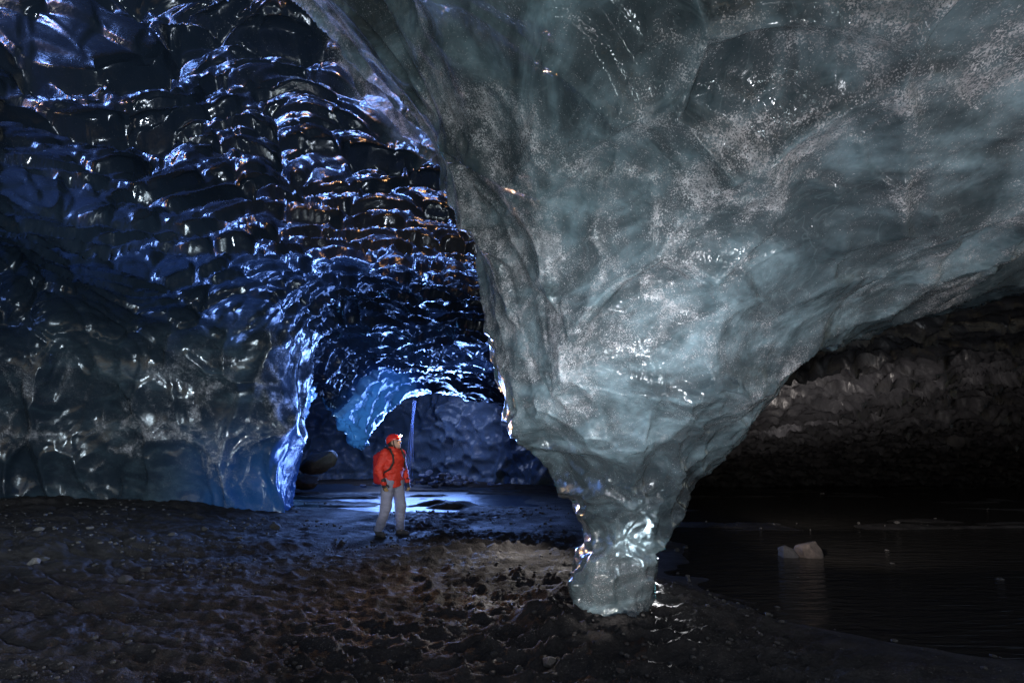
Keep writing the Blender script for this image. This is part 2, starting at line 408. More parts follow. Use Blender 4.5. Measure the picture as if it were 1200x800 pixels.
fw, fv, fp = comps(P)
x, y, z = P[:, 0], P[:, 1], P[:, 2]
wmass = sstep(fp - np.maximum(fw, fv), -0.14, 0.14)
wlow = sstep(x, 1.0, 2.6) * sstep(y, 4.3, 5.6) * (1 - wmass)
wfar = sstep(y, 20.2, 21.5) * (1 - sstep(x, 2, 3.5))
wwall = sstep(fw - fv, 0.2, 1.4) * (1 - wmass) * (1 - wlow) * (1 - sstep(y, 16, 20))
wvault = np.clip(1 - wmass - wlow - wwall - wfar, 0, 1)
warp = np.stack([vnoise(P, 0.9, 3), vnoise(P, 0.9, 4), vnoise(P, 0.9, 5)], 1).astype(np.float32)
disp = np.zeros(len(P), np.float32); ridge = np.zeros(len(P), np.float32); tone = np.zeros(len(P), np.float32)
def layer(w, sc, amp, ramp, seed, warpamt=0.25, flow=(0, 1, 0), rot=None, sharp=1.0):
    global disp, ridge, tone
    m = w > 0.01
    if not m.any(): return
    Pm = P[m] + warp[m] * warpamt
    if rot is not None:
        c, s_ = math.cos(rot), math.sin(rot)
        Pm = np.stack([Pm[:, 0] * c - Pm[:, 1] * s_, Pm[:, 0] * s_ + Pm[:, 1] * c, Pm[:, 2]], 1)
    F1, F2, off, idr = worley(Pm, sc, seed, flow)
    e = F2 - F1
    cup = amp * (np.minimum(F1, 0.95) ** 2 * 1.6 - 0.45)
    # soften at the boundary a little, tile step by ramp
    rp = -ramp * off * sstep(e, 0.0, 0.10)
    disp[m] += w[m] * (cup + rp + (idr - 0.5) * amp * 0.5 * sstep(e, 0, 0.25)) 
    ridge[m] += w[m] * np.exp(-(e / 0.09) ** 2)
    tone[m] += w[m] * (idr - 0.5)
# big folds
disp += 0.20 * fbm(P, 0.45, 31, 3) * (1 - 0.75 * wmass) * (0.35 + 0.65 * (1 - wlow))
layer(wvault, (1.35, 1.75, 1.5), 0.15, 0.17, 100, 0.42, flow=(0.1, 1, 0), rot=-0.22)
layer(wvault, (3.2, 4.4, 3.6), 0.04, 0.045, 140, 0.3)
layer(wwall, (1.3, 1.3, 0.55), 0.24, 0.12, 200, 0.4, flow=(0.8, 0, -0.3))
layer(wwall, (2.4, 2.4, 1.5), 0.05, 0.035, 240, 0.2, flow=(0.5, 0, -0.8))
wm_hi = wmass * sstep(z, 1.9, 2.5); wm_lo = wmass * (1 - sstep(z, 1.5, 2.3))
layer(wmass * (1 - 0.7 * sstep(1.2 - z, 0, 1)), (1.25, 1.25, 0.85), 0.19, 0.14, 300, 0.40, flow=(-0.5, 0, 0.8), rot=0.4)
layer(wm_lo * (0.35 + 0.65 * sstep(z, 0.5, 0.75)) * sstep(1.15 - x + z * 0.12, -0.2, 0.3), (2.6, 2.6, 2.0), 0.10, 0.09, 340, 0.25, flow=(-0.6, 0, -0.8), rot=0.3)
layer(wm_lo, (5.5, 5.5, 3.6), 0.035, 0.035, 380, 0.15, flow=(-0.6, 0, -0.8))
layer(wm_hi, (2.8, 2.8, 2.0), 0.035, 0.03, 420, 0.3)
layer(wlow, (2.1, 2.6, 2.1), 0.14, 0.16, 500, 0.25)
layer(wlow, (5.0, 6.4, 5.0), 0.05, 0.06, 540, 0.15)
layer(wfar, (1.1, 1.1, 1.5), 0.30, 0.2, 600, 0.35)
layer(wfar, (2.6, 2.6, 3.2), 0.07, 0.05, 640, 0.2)
disp += 0.012 * fbm(P, 3.5, 51, 2)
ring = wm_lo * (1 - sstep(z, 0.9, 1.1))
disp -= ring * 0.045 * np.exp(-((z - 0.60 - 0.04 * np.sin(x * 9)) / 0.045) ** 2)
stump = ring * (1 - sstep(z, 0.5, 0.62))
disp += stump * (0.05 * fbm(P, (8, 8, 0.9), 58, 3) - 0.015) + stump * 0.05 * np.maximum(0, 1 - z / 0.14) * (0.4 + vnoise(P, 6, 59))
P = (P + N * disp[:, None]).astype(np.float32)
ridge = np.clip(ridge, 0, 1)
# attributes for the shader
lf = fbm(P, 0.6, 71, 3)
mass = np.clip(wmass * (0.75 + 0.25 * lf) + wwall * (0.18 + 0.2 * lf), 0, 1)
gate = sstep(vnoise(P, 1.0, 88) + 0.5 * vnoise(P, 2.7, 89), -0.15, 0.55)
frost = np.clip(0.26 + 0.75 * ridge * gate + 0.45 * lf + 0.25 * gate, 0, 1) * (wmass * (sstep(z, 1.3, 2.2) + 0.5 * sstep(z, 2.4, 3.2)) + 0.95 * wwall + 0.35 * wlow + 0.22 * wvault * sstep(10 - y, 0, 5) + 0.6 * wfar)
frost = np.clip(frost + 0.35 * wm_lo + 0.12 * stump, 0, 1)
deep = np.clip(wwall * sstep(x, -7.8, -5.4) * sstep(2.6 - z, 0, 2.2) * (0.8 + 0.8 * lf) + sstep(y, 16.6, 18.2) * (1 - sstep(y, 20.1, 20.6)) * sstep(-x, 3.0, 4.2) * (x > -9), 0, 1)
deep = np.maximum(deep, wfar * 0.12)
glass = wm_lo * sstep(1.9 - z, 0, 0.9) * (0.35 + 0.65 * sstep(z, 0.25, 0.7))

# vertex normals of the whole shell (custom normals keep the seams invisible)
def vnormals(P, Q):
    n = np.cross(P[Q[:, 2]] - P[Q[:, 0]], P[Q[:, 3]] - P[Q[:, 1]])
    o = np.zeros_like(P)
    for i in range(4):
        for c in range(3): o[:, c] += np.bincount(Q[:, i], n[:, c], len(P)).astype(np.float32)
    return o / np.maximum(np.linalg.norm(o, axis=1), 1e-12)[:, None]
VN = vnormals(P, Q)
qc = P[Q].mean(1); qm = wmass[Q].mean(1); ql = wlow[Q].mean(1); qw = wwall[Q].mean(1); qf = wfar[Q].mean(1)
rad = np.hypot(qc[:, 0] - PAX, qc[:, 1] - PAY)
far_piece = (qc[:, 1] > 17.0) & (qc[:, 1] < 20.4) & (qc[:, 0] > -8.4) & (qc[:, 0] < -3.6) & (qf < 0.5) & (qc[:, 2] < 4.6) & (deep[Q].mean(1) > 0.3)
reg = np.zeros(len(Q), int)                      # 0 vault
reg[(ql > 0.5)] = 2
reg[(qw > 0.5)] = 3
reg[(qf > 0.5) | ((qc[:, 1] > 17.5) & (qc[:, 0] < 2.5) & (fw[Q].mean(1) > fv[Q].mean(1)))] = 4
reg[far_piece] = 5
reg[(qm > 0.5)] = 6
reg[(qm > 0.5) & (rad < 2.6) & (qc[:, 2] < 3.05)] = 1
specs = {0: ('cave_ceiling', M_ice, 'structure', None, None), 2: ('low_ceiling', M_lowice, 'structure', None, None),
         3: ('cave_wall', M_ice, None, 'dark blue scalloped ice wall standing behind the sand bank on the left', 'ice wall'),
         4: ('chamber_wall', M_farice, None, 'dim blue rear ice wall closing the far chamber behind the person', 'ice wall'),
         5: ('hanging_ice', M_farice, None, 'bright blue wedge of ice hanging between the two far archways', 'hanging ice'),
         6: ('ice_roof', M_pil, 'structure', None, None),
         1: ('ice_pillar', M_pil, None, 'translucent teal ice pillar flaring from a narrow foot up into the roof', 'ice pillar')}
for r_, (nm, mt, kd, lb, ct) in specs.items():
    q = Q[reg == r_]
    if not len(q): continue
    ids, inv = np.unique(q.ravel(), return_inverse=True)
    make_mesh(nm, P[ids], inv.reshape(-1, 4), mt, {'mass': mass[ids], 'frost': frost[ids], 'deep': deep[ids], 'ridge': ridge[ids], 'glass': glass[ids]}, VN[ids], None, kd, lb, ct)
print('cave verts', len(P), 'quads', len(Q), 'size', 'Y', P[:, 1].min())

# ------------------------------------------------------------------ floor
def floor_base(x, y):
    P3 = np.stack([x, y, 0 * x], 1).astype(np.float32)
    h = 0.05 * fbm(P3, 0.5, 801, 3)
    # left sand bank rising towards the wall
    D = samp(M_D, x, y)
    bank = sstep(-x - 1.8 - 0.42 * (y - 6.5), 0, 5.5)
    h = h + 0.46 * bank * (1 - sstep(y, 12.2, 13.6)) 
    h = h + 0.10 * sstep(fbm(P3, 0.9, 811, 2), 0.0, 0.15) * bank * sstep(2.0 - D, 0, 0.6)
    # shallow dip shaped to give the diagonal shadow band, lower left to the person
    t = x + 0.2 + 0.95 * (y - 3.0) * -0.36
    tr = np.exp(-((y - (8.3 + (x + 2.1) * 0.98)) / 0.45) ** 2) * sstep(-x, 1.6, 2.6)
    h = h - 0.10 * tr
    # mound round the pillar foot
    r = np.hypot(x - 0.95, y - 4.3)
    h = h + 0.10 * np.exp(-(r / 1.0) ** 2) + 0.08 * np.exp(-((r - 0.75) / 0.2) ** 2) * (0.5 + 0.5 * vnoise(P3, 1.5, 821))
    # stream bed on the right
    edge = np.interp(y, [0, 3.2, 3.7, 4.2, 5.0, 6.2, 9.0, 13, 22], [4.5, 3.9, 2.9, 2.25, 1.85, 1.75, 2.2, 3.0, 3.0]) + 0.35 * vnoise(P3, 0.8, 831) + 0.12 * vnoise(P3, 3.1, 832)
    st = sstep(x - edge, -0.2, 0.9)
    h = h - 0.13 * st + 0.09 * st * sstep(fbm(P3, (0.30, 1.0, 1), 841, 4), -0.05, 0.35) * sstep(y, 4.5, 9)
    # thin spit of gravel between still and running water
    sy = np.interp(x, [1.9, 2.3, 2.7, 3.3, 5], [5.4, 4.95, 4.6, 4.2, 3.6]); h = h + 0.075 * np.exp(-((y - sy) / 0.07) ** 2) * st
    # far melt pool and the dark mound in front of it
    fp_ = sstep(y - (12.6 + 0.55 * np.sin(x * 0.9) + 0.3 * vnoise(P3, 0.8, 851)), 0, 0.8) * sstep(1.2 - x, 0, 2.5) * (1 - sstep(y, 21.5, 24))
    h = h - 0.13 * fp_
    h = h + 0.15 * fp_ * sstep(fbm(P3, (0.35, 1.3, 1), 861, 4), -0.02, 0.30)
    h = h + 0.22 * np.exp(-(((x + 1.95) / 1.0) ** 2 + ((y - 13.8) / 0.8) ** 2) ** 1.5) * (0.75 + 0.5 * vnoise(P3, 2.5, 871))
    return h
fa = np.arange(-1.5, 1.5, 3.2 / 600, dtype=np.float32)
fy = np.exp(np.arange(math.log(1.6), math.log(33), 0.0072)).astype(np.float32)
FA, FY = np.meshgrid(fa, fy, indexing='ij'); FX = (FA * FY).ravel(); FYr = FY.ravel()
P3 = np.stack([FX, FYr, 0 * FX], 1).astype(np.float32)
h = floor_base(FX, FYr).astype(np.float32)
wrp = np.stack([vnoise(P3, 1.3, 901), vnoise(P3, 1.3, 902), 0 * FX], 1).astype(np.float32) * 0.18
trail = np.exp(-((FX - (-0.35 - 0.16 * (FYr - 7) )) / 1.5) ** 2) * sstep(FYr, 2.2, 3.5) * (1 - sstep(FYr, 11, 13))
trail = np.clip(trail + 0.25, 0, 1)
land = 1 - sstep(-h, -0.02, 0.04)
F1, F2, off, idr = worley(P3 + wrp, (3.3, 4.6, 1), 910, (0.35, 0.9, 0), True)
h += trail * land * (0.080 * (np.minimum(F1, 0.9) ** 2 - 0.35) + 0.050 * off) * 1.15
F1, F2, off, idr = worley(P3 + wrp * 0.5, (8.5, 11, 1), 950, (0.35, 0.9, 0), True)
h += land * (0.35 + 0.65 * trail) * (0.030 * (np.minimum(F1, 0.9) ** 2 - 0.35) + 0.014 * off)
h += land * 0.024 * np.maximum(fbm(P3, 14, 961, 3), -0.2)
bk = sstep(-FX - 1.8 - 0.42 * (FYr - 6.5), 0, 3.5)
F1, F2, off, idr = worley(P3 + wrp * 2, (1.0, 3.2, 1), 970, (0, 1, 0), True)
h += bk * land * (0.035 * np.exp(-((F2 - F1) / 0.12) ** 2) * -1 + 0.03 * off)
h += land * (1 - 0.6 * trail) * 0.02 * sstep(fbm(P3, 5.0, 981, 3), 0.25, 0.6)
nfa, nfy = FA.shape
i_, j_ = np.meshgrid(np.arange(nfa - 1), np.arange(nfy - 1), indexing='ij'); i_ = i_.ravel(); j_ = j_.ravel()
FQ = np.stack([i_ * nfy + j_, (i_ + 1) * nfy + j_, (i_ + 1) * nfy + j_ + 1, i_ * nfy + j_ + 1], 1)
HG = h.reshape(nfa, nfy)
def ground(x, y):
    u = np.clip((x / y - fa[0]) / (fa[1] - fa[0]), 0, nfa - 1.01); v = np.clip((math.log(y) - math.log(1.6)) / 0.0072, 0, nfy - 1.01)
    return float(HG[int(u), int(v)])
def at_pixel(px, py):
    """world point of the floor seen at a photo pixel"""
    y = CAMZ * FPX / (py - HOR)
    for _ in range(12):
        x = (px - 600) / 600 * y; y = 0.5 * y + 0.5 * (CAMZ - ground(x, y)) * FPX / (py - HOR)
    x = (px - 600) / 600 * y
    return x, y, ground(x, y)

k = NB('black_sand'); b = k.b; b.inputs['Specular IOR Level'].default_value = 0.15
c1 = k.mix(k.mapr(k.noise(3, 5, 0.65), 0.3, 0.7), (0.013, 0.012, 0.012, 1), (0.038, 0.034, 0.033, 1))
sp = k.mapr(k.noise(75, 2, 0.7), 0.60, 0.68); pat = k.mapr(k.noise(1.7, 4, 0.6), 0.42, 0.65)
c1 = k.mix(k.math('MULTIPLY', sp, k.math('ADD', k.math('MULTIPLY', pat, 0.55), 0.12)), c1, (0.17, 0.15, 0.14, 1))
c1 = k.mix(k.math('MULTIPLY', k.mapr(k.noise(30, 3, 0.6), 0.5, 0.7), 0.35), c1, (0.012, 0.011, 0.011, 1))
k.l(c1, b.inputs['Base Color']); k.l(k.mapr(k.noise(1.2, 4, 0.6), 0.35, 0.65, 0.55, 0.9), b.inputs['Roughness'])
n1 = k.bump(k.noise(24, 5, 0.7), 0.9, 0.03); n2 = k.bump(k.noise(110, 2, 0.6), 0.6, 0.006, n1); k.l(n2, b.inputs['Normal'])
M_sand = k.m
make_mesh('cave_floor', np.stack([FX, FYr, h], 1), FQ, M_sand, kind='structure')

def water_mat(name, col, rough, sc, stretch, amp):
    k = NB(name); b = k.b
    b.inputs['Base Color'].default_value = col; b.inputs['Roughness'].default_value = rough; b.inputs['IOR'].default_value = 1.333
    b.inputs['Specular IOR Level'].default_value = 0.5
    w = k.noise(sc, 3, 0.5, stretch, (0, 0, 0.12), 1.0); w2 = k.noise(sc * 2.7, 2, 0.5, stretch, (0, 0, -0.2), 0.5)
    n = k.bump(w, 0.9, amp); n = k.bump(w2, 0.6, amp * 0.4, n); k.l(n, b.inputs['Normal'])
    return k.m
M_str = water_mat('stream_water', (0.016, 0.015, 0.014, 1), 0.14, 2.6, (0.55, 2.6, 1), 0.07)
M_pool = water_mat('melt_water', (0.02, 0.04, 0.07, 1), 0.30, 2.2, (0.6, 2.4, 1), 0.09)
def sheet(name, pts, z, mat, **kw):
    me = bpy.data.meshes.new(name); me.from_pydata([(a, b_, z) for a, b_ in pts], [], [tuple(range(len(pts)))]); me.materials.append(mat); me.update()
    return link(name, me, **kw)
sheet('stream', [(1.2, 3.2), (6, 2.2), (30, 12), (30, 24), (2.2, 24), (1.9, 9)], -0.045, M_str, kind='structure')
sheet('melt_pool', [(-13, 12), (1.85, 12), (2.1, 24.5), (-13, 27)], -0.040, M_pool, kind='structure')

# ------------------------------------------------------------------ stones
def rock_mesh(name, seed, squash=0.7, mat=None, sub=3):
    import bmesh
    bm = bmesh.new(); bmesh.ops.create_icosphere(bm, subdivisions=sub, radius=1)
    r2 = np.random.RandomState(seed)
    co = np.array([v.co[:] for v in bm.verts], np.float32)
    for _ in range(9):                                   # chop facets
        n = r2.normal(size=3); n /= np.linalg.norm(n); d = r2.uniform(0.48, 0.82)
        p = co @ n; co -= np.where(p > d, (p - d) * 0.92, 0)[:, None] * n[None].astype(np.float32)
    nn = co / np.linalg.norm(co, axis=1)[:, None]
    co = co + nn * (0.11 * fbm(co, 2.6, seed, 3))[:, None]
    co[:, 2] *= squash
    for v, c in zip(bm.verts, co): v.co = c.tolist()
    me = bpy.data.meshes.new(name); bm.to_mesh(me); bm.free(); me.materials.append(mat)
    me.polygons.foreach_set('use_smooth', [sub > 3] * len(me.polygons))
    return me
def stone_mat(name, col, rough=0.75):
    k = NB(name); b = k.b
    c = k.mix(k.mapr(k.noise(6, 5, 0.65), 0.35, 0.65), tuple(v * 0.55 for v in col) + (1,), col + (1,))
    k.l(c, b.inputs['Base Color']); b.inputs['Roughness'].default_value = rough
    k.l(k.bump(k.noise(14, 5, 0.65), 0.6, 0.05), b.inputs['Normal']); return k.m
M_stone = stone_mat('grey_stone', (0.060, 0.055, 0.052)); M_pale = stone_mat('pale_stone', (0.14, 0.125, 0.115)); M_brown = stone_mat('brown_stone', (0.10, 0.065, 0.04), 0.6)
M_icerock = stone_mat('ice_rubble', (0.14, 0.18, 0.28), 0.3)
RM = {m.name: [rock_mesh('stone', 20 + i, 0.62, m) for i in range(4)] for m in (M_stone, M_pale, M_icerock)}
def put_rock(name, me, x, y, z, s, label, cat, group=None):
    o = link(name, me, None, None, label, cat, group, (x, y, z))
    o.rotation_euler = (random.uniform(-.2, .2), random.uniform(-.2, .2), random.uniform(0, 6.28)); o.scale = (s, s * random.uniform(.7, 1.0), s)
    return o
stones = [  # px, py, width px, mat, label
    (46, 620, 13, 'pale_stone', 'pale stone on the sand bank near the left edge'),
    (105, 618, 9, 'pale_stone', 'small whitish stone below the foot of the left ice wall'),
    (171, 670, 12, 'grey_stone', 'upright grey stone at the edge of the diagonal shadow band'),
    (52, 655, 11, 'grey_stone', 'grey stone in the loose cluster on the bank'),
    (40, 662, 16, 'pale_stone', 'flat pale stone in the cluster on the left bank'),
    (112, 663, 9, 'grey_stone', 'small grey stone right of the bank cluster'),
    (147, 683, 17, 'grey_stone', 'low wide stone lying lowest on the left bank'),
    (202, 628, 11, 'grey_stone', 'dark angular stone up the bank below the ice wall'),
    (240, 621, 9, 'grey_stone', 'small stone high on the bank under the wall foot'),
    (280, 631, 10, 'grey_stone', 'upper one of two stones on the middle of the bank'),
    (281, 642, 9, 'grey_stone', 'lower one of two stones on the middle of the bank'),
    (322, 619, 13, 'grey_stone', 'rounded stone on the bank left of the person'),
    (401, 636, 9, 'grey_stone', 'lone stone just left of the person\'s boots'),
    (200, 662, 9, 'grey_stone', 'small stone beside the upright one at the shadow band'),
    (9, 727, 10, 'grey_stone', 'small stone in the shade at the lower left'),
    (643, 780, 24, 'pale_stone', 'largest pale stone at the bottom in front of the pillar'),
    (607, 785, 12, 'grey_stone', 'stone left of the largest pale one at the bottom'),
    (651, 791, 10, 'grey_stone', 'small stone tucked right below the largest pale one'),
    (727, 787, 13, 'grey_stone', 'grey stone at the bottom right of the pillar foot'),
    (579, 765, 10, 'grey_stone', 'upper stone of three left of the pillar foot'),
    (585, 774, 9, 'grey_stone', 'middle stone of three left of the pillar foot'),
    (577, 789, 9, 'grey_stone', 'lowest stone of three left of the pillar foot'),
    (965, 580, 12, 'grey_stone', 'pale lump on the far shore behind the stream rock'),
    (1051, 613, 7, 'grey_stone', 'small stone in the stream far right of the boulder'),
    (1040, 651, 8, 'grey_stone', 'small stone in the stream right of the boulder'),
    (1045, 666, 8, 'grey_stone', 'stone in the ripples nearer than the boulder'),
    (934, 684, 7, 'grey_stone', 'tiny stone in the ripples below the boulder'),
    (1172, 686, 12, 'grey_stone', 'stone in the water near the right edge'),
    (793, 645, 8, 'grey_stone', 'small wet stone just right of the pillar waist')]
for i, (px, py, wp, mt, lb) in enumerate(stones):
    x_, y_, z_ = at_pixel(px, py); s_ = wp / 2 / 600 * y_
    put_rock('stone', RM[mt][i % 4], x_, y_, max(z_, -0.05) + (s_ * 0.25 if z_ > -0.045 else -s_ * 0.2), s_, lb, 'stone', 'loose stones on the cave floor')
# the boulder in the stream and its dark neighbour
x_, y_ = (948 - 600) / 600 * 7.1, 7.1
o = put_rock('boulder', rock_mesh('boulder', 91, 1.0, stone_mat('wet_brown_stone', (0.045, 0.034, 0.030)), 4), x_, y_, 0.02, 0.20, 'pale brown boulder standing in the rippled stream on the right', 'boulder'); o.rotation_euler = (0.1, 0.2, 0.4)
o = put_rock('boulder', rock_mesh('boulder', 78, 0.8, stone_mat('black_stone', (0.02, 0.02, 0.024)), 4), x_ - 0.27, y_ + 0.05, -0.03, 0.17, 'darker stone leaning on the left of the boulder in the stream', 'boulder')
# brown boulder in the left archway (two lobes)
for sx, sy_, sz, sc, sd, lb in ((-7.05, 18.5, 1.05, 0.72, 81, 'large brown boulder resting in the left far archway'), (-7.2, 17.6, 0.35, 0.55, 82, 'lower brown boulder under the large one in the archway'), (-7.9, 18.2, 0.5, 0.5, 83, 'dark brown boulder against the wall left in the archway')):
    o = put_rock('boulder', rock_mesh('boulder', sd, 0.62, M_brown, 4), sx, sy_, sz, sc, lb, 'boulder'); o.rotation_euler = (0.1, -0.35, 0.3); o.scale = (sc, sc * .8, sc)
# rubble heap under the waterfall
for i in range(60):
    t = random.gauss(0, 1); x_ = -3.2 + t * 1.1; y_ = 21.4 + random.uniform(-0.8, 0.9) + 0.2 * abs(t)
    hh = max(0.0, 0.55 * math.exp(-((x_ + 3.2) / 1.3) ** 2)) * random.uniform(0.1, 1)
    put_rock('ice_block', RM['ice_rubble'][i % 4], x_, y_, hh + 0.02, random.uniform(0.10, 0.26), 'bluish block in the rubble heap behind the person', 'ice block', 'ice rubble heap')
# gravel: everything too small to count
def gravel():
    base = rock_mesh('tmp', 5, 0.7, M_stone, 1)
    bv = np.array([v.co[:] for v in base.vertices], np.float32); bt = np.array([p.vertices[:] for p in base.polygons])
    n = 16000; Vs = []; Qs = []; r3 = np.random.RandomState(12); c = 0
    for i in range(n):
        yy = math.exp(r3.uniform(math.log(2.6), math.log(14))); aa = r3.uniform(-1.15, 1.15); xx = aa * yy
        if xx > 2.0 and r3.rand() < 0.7: continue
        if vnoise(np.array([[xx, yy, 0]], np.float32), 0.9, 77)[0] < r3.uniform(-0.6, 0.7): continue
        zz = ground(xx, yy); s = min(0.004 * math.exp(r3.exponential(0.7)), 0.022) * (0.8 + yy * 0.12)
        a = r3.uniform(0, 6.28); ca, sa = math.cos(a), math.sin(a); q = bv * (s * r3.uniform(.6, 1.2), s * r3.uniform(.6, 1.2), s)
        q = np.stack([q[:, 0] * ca - q[:, 1] * sa + xx, q[:, 0] * sa + q[:, 1] * ca + yy, q[:, 2] + zz + s * 0.3], 1)
        Vs.append(q); Qs.append(bt + c); c += len(bv)
    o = make_mesh('gravel', np.concatenate(Vs), np.concatenate(Qs), M_stone, kind='stuff', label='fine dark gravel strewn over the black sand floor', cat='gravel')
gravel()

# ------------------------------------------------------------------ waterfall and drips
k = NB('falling_water'); k.b.inputs['Base Color'].default_value = (0.3, 0.4, 0.7, 1); k.b.inputs['Roughness'].default_value = 0.2; k.b.inputs['Alpha'].default_value = 0.35
M_fall = k.m
def strands(name, items, mat, **kw):
    Vs, Qs, c = [], [], 0
    for (x0, y0, z0, z1, r0, r1, sway) in items:
        m = 14
        for i in range(m):
            t = i / (m - 1); z_ = z0 + (z1 - z0) * t; r_ = r0 + (r1 - r0) * t
            cx = x0 + sway * t + 0.02 * math.sin(t * 9 + x0 * 30)
            for a in range(6): Vs.append((cx + r_ * math.cos(a * 1.047), y0 + r_ * math.sin(a * 1.047), z_))
        for i in range(m - 1):
            for a in range(6): Qs.append((c + i * 6 + a, c + i * 6 + (a + 1) % 6, c + (i + 1) * 6 + (a + 1) % 6, c + (i + 1) * 6 + a))
        c += m * 6
    return make_mesh(name, Vs, Qs, mat, **kw)
it = [(-4.15 + random.uniform(-.06, .06), 21.8 + random.uniform(-.1, .1), 3.6, 0.3, 0.006, random.uniform(0.01, 0.025), random.uniform(-.34, -.06)) for _ in range(9)]
strands('waterfall', it, M_fall, kind='stuff', label='thin blue thread of falling water behind the person', cat='waterfall')

# ------------------------------------------------------------------ person
def mat(name, col, rough=0.7, emis=None, bumpsc=None, bumpst=0.3):
    k = NB(name); b = k.b
    c = k.mix(k.mapr(k.noise(9, 3, 0.6), 0.3, 0.7), tuple(v * 0.8 for v in col) + (1,), col + (1,)); k.l(c, b.inputs['Base Color'])
    b.inputs['Roughness'].default_value = rough
    if bumpsc: k.l(k.bump(k.noise(bumpsc, 3, 0.6), bumpst, 0.02), b.inputs['Normal'])
    if emis: b.inputs['Emission Color'].default_value = emis[0] + (1,); b.inputs['Emission Strength'].default_value = emis[1]
    return k.m
M_skin = mat('skin', (0.55, 0.32, 0.24), 0.5); M_jack = mat('red_shell_fabric', (0.72, 0.045, 0.025), 0.6, bumpsc=14, bumpst=0.5)
M_trou = mat('grey_trouser_fabric', (0.29, 0.31, 0.43), 0.8, bumpsc=12, bumpst=0.5); M_pack = mat('crimson_pack_fabric', (0.45, 0.015, 0.02), 0.65, bumpsc=10)
M_blk = mat('black_webbing', (0.02, 0.02, 0.022), 0.6); M_glove = mat('dark_glove', (0.025, 0.025, 0.03), 0.6); M_tan = mat('tan_leather', (0.45, 0.30, 0.12), 0.6)
M_boot = mat('brown_boot_leather', (0.09, 0.08, 0.075), 0.7); M_helm = mat('red_helmet_shell', (0.75, 0.03, 0.02), 0.25); M_hair = mat('dark_hair', (0.03, 0.02, 0.015), 0.6)
M_glow = mat('headlamp_glow', (1, 0.8, 0.5), 0.4, emis=((1.0, 0.78, 0.45), 160)); M_eye = mat('eye', (0.03, 0.02, 0.02), 0.2); M_lip = mat('lip', (0.45, 0.16, 0.13), 0.5)
def sdf_mesh(fn, lo, hi, h):
    ax = [np.arange(lo[i] - 2 * h, hi[i] + 2.5 * h, h, dtype=np.float32) for i in range(3)]
    G = np.stack(np.meshgrid(*ax, indexing='ij'), -1)
    F = -fn(G.reshape(-1, 3)).reshape(G.shape[:3])
    V, Q = nets(F, None)
    return np.stack([ax[i][0] + V[:, i] * h for i in range(3)], 1), Q
def cone(P, a, b, ra, rb, sq=(1, 1, 1)):
    a = np.array(a, np.float32); b = np.array(b, np.float32); s = np.array(sq, np.float32)
    A_, B_, PP = a / s, b / s, P / s
    ab = B_ - A_; t = np.clip(((PP - A_) @ ab) / (ab @ ab + 1e-9), 0, 1)
    return np.linalg.norm(PP - A_ - t[:, None] * ab, axis=1) - (ra + (rb - ra) * t)
def ell(P, c, r):
    r = np.array(r, np.float32); q = (P - np.array(c, np.float32)) / r
    l = np.linalg.norm(q, axis=1); return (l - 1) * r.min() 
def un(ds, k=0.03):
    d = ds[0]
    for e in ds[1:]: d = smin(d, e, k)
    return d
# joints, local frame: x forward, y the person's left, z up
J = dict(hipR=(-.01, -.10, .93), kneeR=(-.02, -.15, .50), ankR=(-.13, -.20, .10), hipL=(0, .09, .93), kneeL=(.05, .12, .50), ankL=(.01, .14, .10),
         shR=(0, -.185, 1.42), elR=(-.07, -.27, 1.14), wrR=(.06, -.26, .92), shL=(0, .185, 1.42), elL=(-.04, .27, 1.14), wrL=(.08, .25, .91),
         pel=(0, 0, .98), ch=(0.01, 0, 1.30), nk=(0.0, 0, 1.46), hd=(.03, 0, 1.60))
person = bpy.data.objects.new('person', None); COL.objects.link(person)
person['label'] = 'person in red jacket and helmet, grey trousers, standing and looking up at the pillar'; person['category'] = 'person'
px0, py0 = (461 - 600) / 600 * 8.84, 8.84
PH = R(-36)
def hp(P, pitch=R(16), yaw=R(24)):                      # head frame: pulls points back to an upright head at origin
    Q_ = P - np.array(J['hd'], np.float32)
    c, s = math.cos(-yaw), math.sin(-yaw); Q_ = np.stack([Q_[:, 0] * c - Q_[:, 1] * s, Q_[:, 0] * s + Q_[:, 1] * c, Q_[:, 2]], 1)
    c, s = math.cos(pitch), math.sin(pitch); return np.stack([Q_[:, 0] * c + Q_[:, 2] * s, Q_[:, 1], -Q_[:, 0] * s + Q_[:, 2] * c], 1)
def head(P):
    q = hp(P)
    d = un([ell(q, (-.01, 0, .035), (.098, .078, .098)), ell(q, (.025, 0, -.045), (.062, .055, .07)), cone(q, (.07, 0, -.085), (.06, 0, -.07), .022, .02)], .03)
    d = un([d, cone(q, (.088, 0, .02), (.112, 0, -.018), .008, .014), cone(q, (.082, 0, -.052), (.080, 0, -.054), .017, .017, (1, 1.6, 1))], .014)
    for s in (-1, 1):
        d = un([d, ell(q, (-.005, s * .078, -.005), (.022, .012, .034)), ell(q, (.078, s * .032, .038), (.016, .025, .010))], .008)
        d = -smin(-d, ell(q, (.094, s * .030, .018), (.014, .017, .010)) , .008)
    return d
